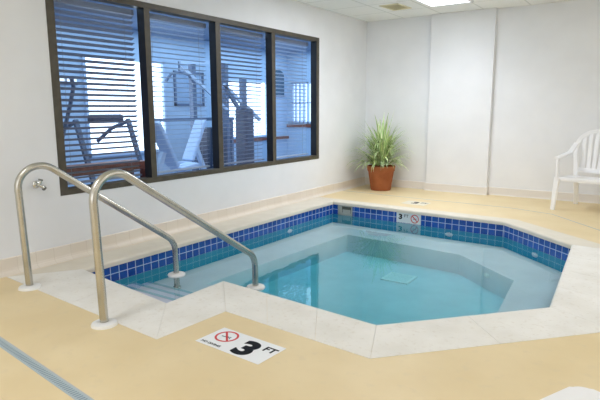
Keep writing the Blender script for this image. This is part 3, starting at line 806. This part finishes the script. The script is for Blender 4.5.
# inclined benches
def incline(label, loc, rz):
    t = thing('incline_bench', label, 'weight bench', loc, rz, 'inclined weight benches in the gym')
    part(t, 'back_pad', M['pad'], lambda b: obox(b, (0, .05, .5), (0, .36, 1.10), .22, .06, .02))
    part(t, 'seat_pad', M['pad'], lambda b: obox(b, (0, -.32, .50), (0, .02, .46), .24, .06, .02))
    part(t, 'frame', M['gym_pale'], lambda b: (obox(b, (0, -.4, .05), (0, .6, .05), .07, .06), obox(b, (0, .5, .08), (0, .22, .7), .06, .06), obox(b, (0, -.2, .08), (0, -.15, .45), .06, .06)))
    part(t, 'cross_foot', M['gym_pale'], lambda b: obox(b, (-.3, .58, .03), (.3, .58, .03), .06, .05))
    part(t, 'cross_foot', M['gym_pale'], lambda b: obox(b, (-.25, -.38, .03), (.25, -.38, .03), .06, .05))
    return t
i1 = incline('pale blue inclined weight bench, the one nearer the treadmill', (-1.3, 5.0, 0), math.radians(180))
i2 = dup(i1, (-1.75, 5.6, 0), math.radians(0), 'pale blue inclined weight bench, the one nearer the weight tower')
# weight tower
t = thing('weight_tower', 'dark weight stack tower with slanted boom behind the third pane', 'exercise machine', (-1.5, 6.66, 0))
part(t, 'shroud', M['pad_dark'], lambda b: box(b, (-.13, -.08, .12), (.13, .13, 1.28), .05))
part(t, 'boom', M['gym_pale'], lambda b: obox(b, (0, -.45, 1.62), (0, .42, 1.08), .05, .05))
part(t, 'hanging_frame', M['gym_frame'], lambda b: (obox(b, (0, -.45, 1.62), (0, -.62, 1.1), .05, .05), obox(b, (0, -.45, 1.62), (0, -.1, 1.25), .05, .05)))
part(t, 'mast', M['gym_frame'], lambda b: box(b, (-.04, -.05, 1.2), (.04, .05, 1.75), .006))
part(t, 'base', M['gym_frame'], lambda b: box(b, (-.35, -.3, 0), (.35, .35, .12), .02))
# wall pieces
t = thing('wall_plaque', 'dark teal arched plaque on the gym wall in the rightmost pane', 'wall plaque', (GX, 9.62, 1.55))
def arch_panel(b):
    pts = [(-.22, 0), (.22, 0)] + [(.22*math.cos(PI*k/12), .42+.14*math.sin(PI*k/12)) for k in range(13)]
    A = [b.verts.new((0, y, z)) for y, z in pts]; B = [b.verts.new((.03, y, z)) for y, z in pts]
    b.faces.new(A); b.faces.new(B[::-1]); n = len(pts)
    for i in range(n): b.faces.new((A[i], A[(i+1) % n], B[(i+1) % n], B[i]))
part(t, 'panel', M['teal'], arch_panel)
part(t, 'rim', M['gym_frame'], lambda b: obox(b, (.03, -.22, .0), (.03, .22, .0), .02, .03))
t = thing('wall_picture', 'framed blue picture on the gym wall behind the lat bar', 'picture', (GX, 6.95, 1.62))
part(t, 'picture_frame', M['gym_frame'], lambda b: [box(b, lo, hi) for lo, hi in (((0, -.36, -.3), (.03, -.32, .3)), ((0, .32, -.3), (.03, .36, .3)), ((0, -.36, -.3), (.03, .36, -.26)), ((0, -.36, .26), (.03, .36, .3)))])
part(t, 'print', M['picture'], lambda b: box(b, (0, -.33, -.27), (.012, .33, .27)))
t = thing('wall_notice', 'small white notice on the gym wall at the far left', 'notice', (GX, 4.55, 1.67))
part(t, 'sheet', emit('glowing_notice', (.8, .9, 1), 1.0), lambda b: box(b, (0, -.17, -.05), (.012, .17, .05)))  # white sheet given its own glow, no lamp behind it
part(t, 'rim', M['gym_frame'], lambda b: [box(b, lo, hi) for lo, hi in (((0, -.18, -.06), (.02, .18, -.05)), ((0, -.18, .05), (.02, .18, .06)), ((0, -.01, -.05), (.02, .01, .05)))])

# ------------------------------------------------------------------ lights
def area(name, loc, sx, sy, power, col=(1, 1, 1), rot=(0, 0, 0), spread=180):
    d = bpy.data.lights.new(name, 'AREA'); d.shape = 'RECTANGLE'; d.size = sx; d.size_y = sy; d.energy = power; d.color = col; d.spread = math.radians(spread)
    o = bpy.data.objects.new(name, d); COL.objects.link(o); o.location = loc; o.rotation_euler = rot; return o
COOL = (.94, .965, 1.03)
area('ceiling_lamp', ((LX0+LX1)/2, (LY0+LY1)/2, H-.016), .5, 1.05, 10, COOL, spread=130)
for x, y, p in ((4.6, 4.9, 15), (1.45, 5.6, 34), (4.6, 3.0, 10), (1.6, .3, 23), (4.6, .3, 14), (6.4, 1.8, 3)):
    area('ceiling_lamp', (x, y, H-.016), .55, 1.1, p, COOL, spread=180)
area('added_fill', (3.6, YF+.05, 1.5), 5.5, 2.0, 64, COOL, rot=(-PI/2, 0, 0))  # added fill behind the camera to lift the back wall
area('added_fill', (RX-.05, 4.5, 1.45), 2.2, 5.5, 20, COOL, rot=(0, PI/2, 0))  # added fill at the right wall, evens out the left wall
area('gym_fill', (-1.5, 4.6, GH-.03), 2.6, 5.2, 92, (.60, .83, 1))  # added blue fill standing in for daylight inside the gym
area('gym_fill', (-1.5, 8.6, GH-.03), 2.6, 2.4, 48, (.60, .83, 1))  # second added fill, for the far end of the gym

wd = bpy.data.worlds.new('world'); SC.world = wd; wd.use_nodes = True
wd.node_tree.nodes['Background'].inputs[0].default_value = (.6, .75, 1, 1); wd.node_tree.nodes['Background'].inputs[1].default_value = .3

# ------------------------------------------------------------------ camera
cd = bpy.data.cameras.new('camera'); cam = bpy.data.objects.new('camera', cd); COL.objects.link(cam); SC.camera = cam
cd.sensor_width = 36; cd.lens = 531.694/600*36; cd.clip_start = .02
r = Vector((.82946001, .55855429, -.00363135)); u = Vector((-.0901619, .14030182, .98599505)); w = Vector((-.55124125, .81751605, -.16673507))
cam.matrix_world = Matrix(((r.x, u.x, -w.x, 4.079), (r.y, u.y, -w.y, 0), (r.z, u.z, -w.z, 1.24), (0, 0, 0, 1)))

SC.view_settings.view_transform = 'Standard'; SC.view_settings.look = 'None'; SC.view_settings.exposure = .05
SC.cycles.use_denoising = True
SC.cycles.max_bounces = 10; SC.cycles.diffuse_bounces = 6; SC.cycles.transparent_max_bounces = 16; SC.cycles.caustics_reflective = False
SC.cycles.sample_clamp_indirect = 6
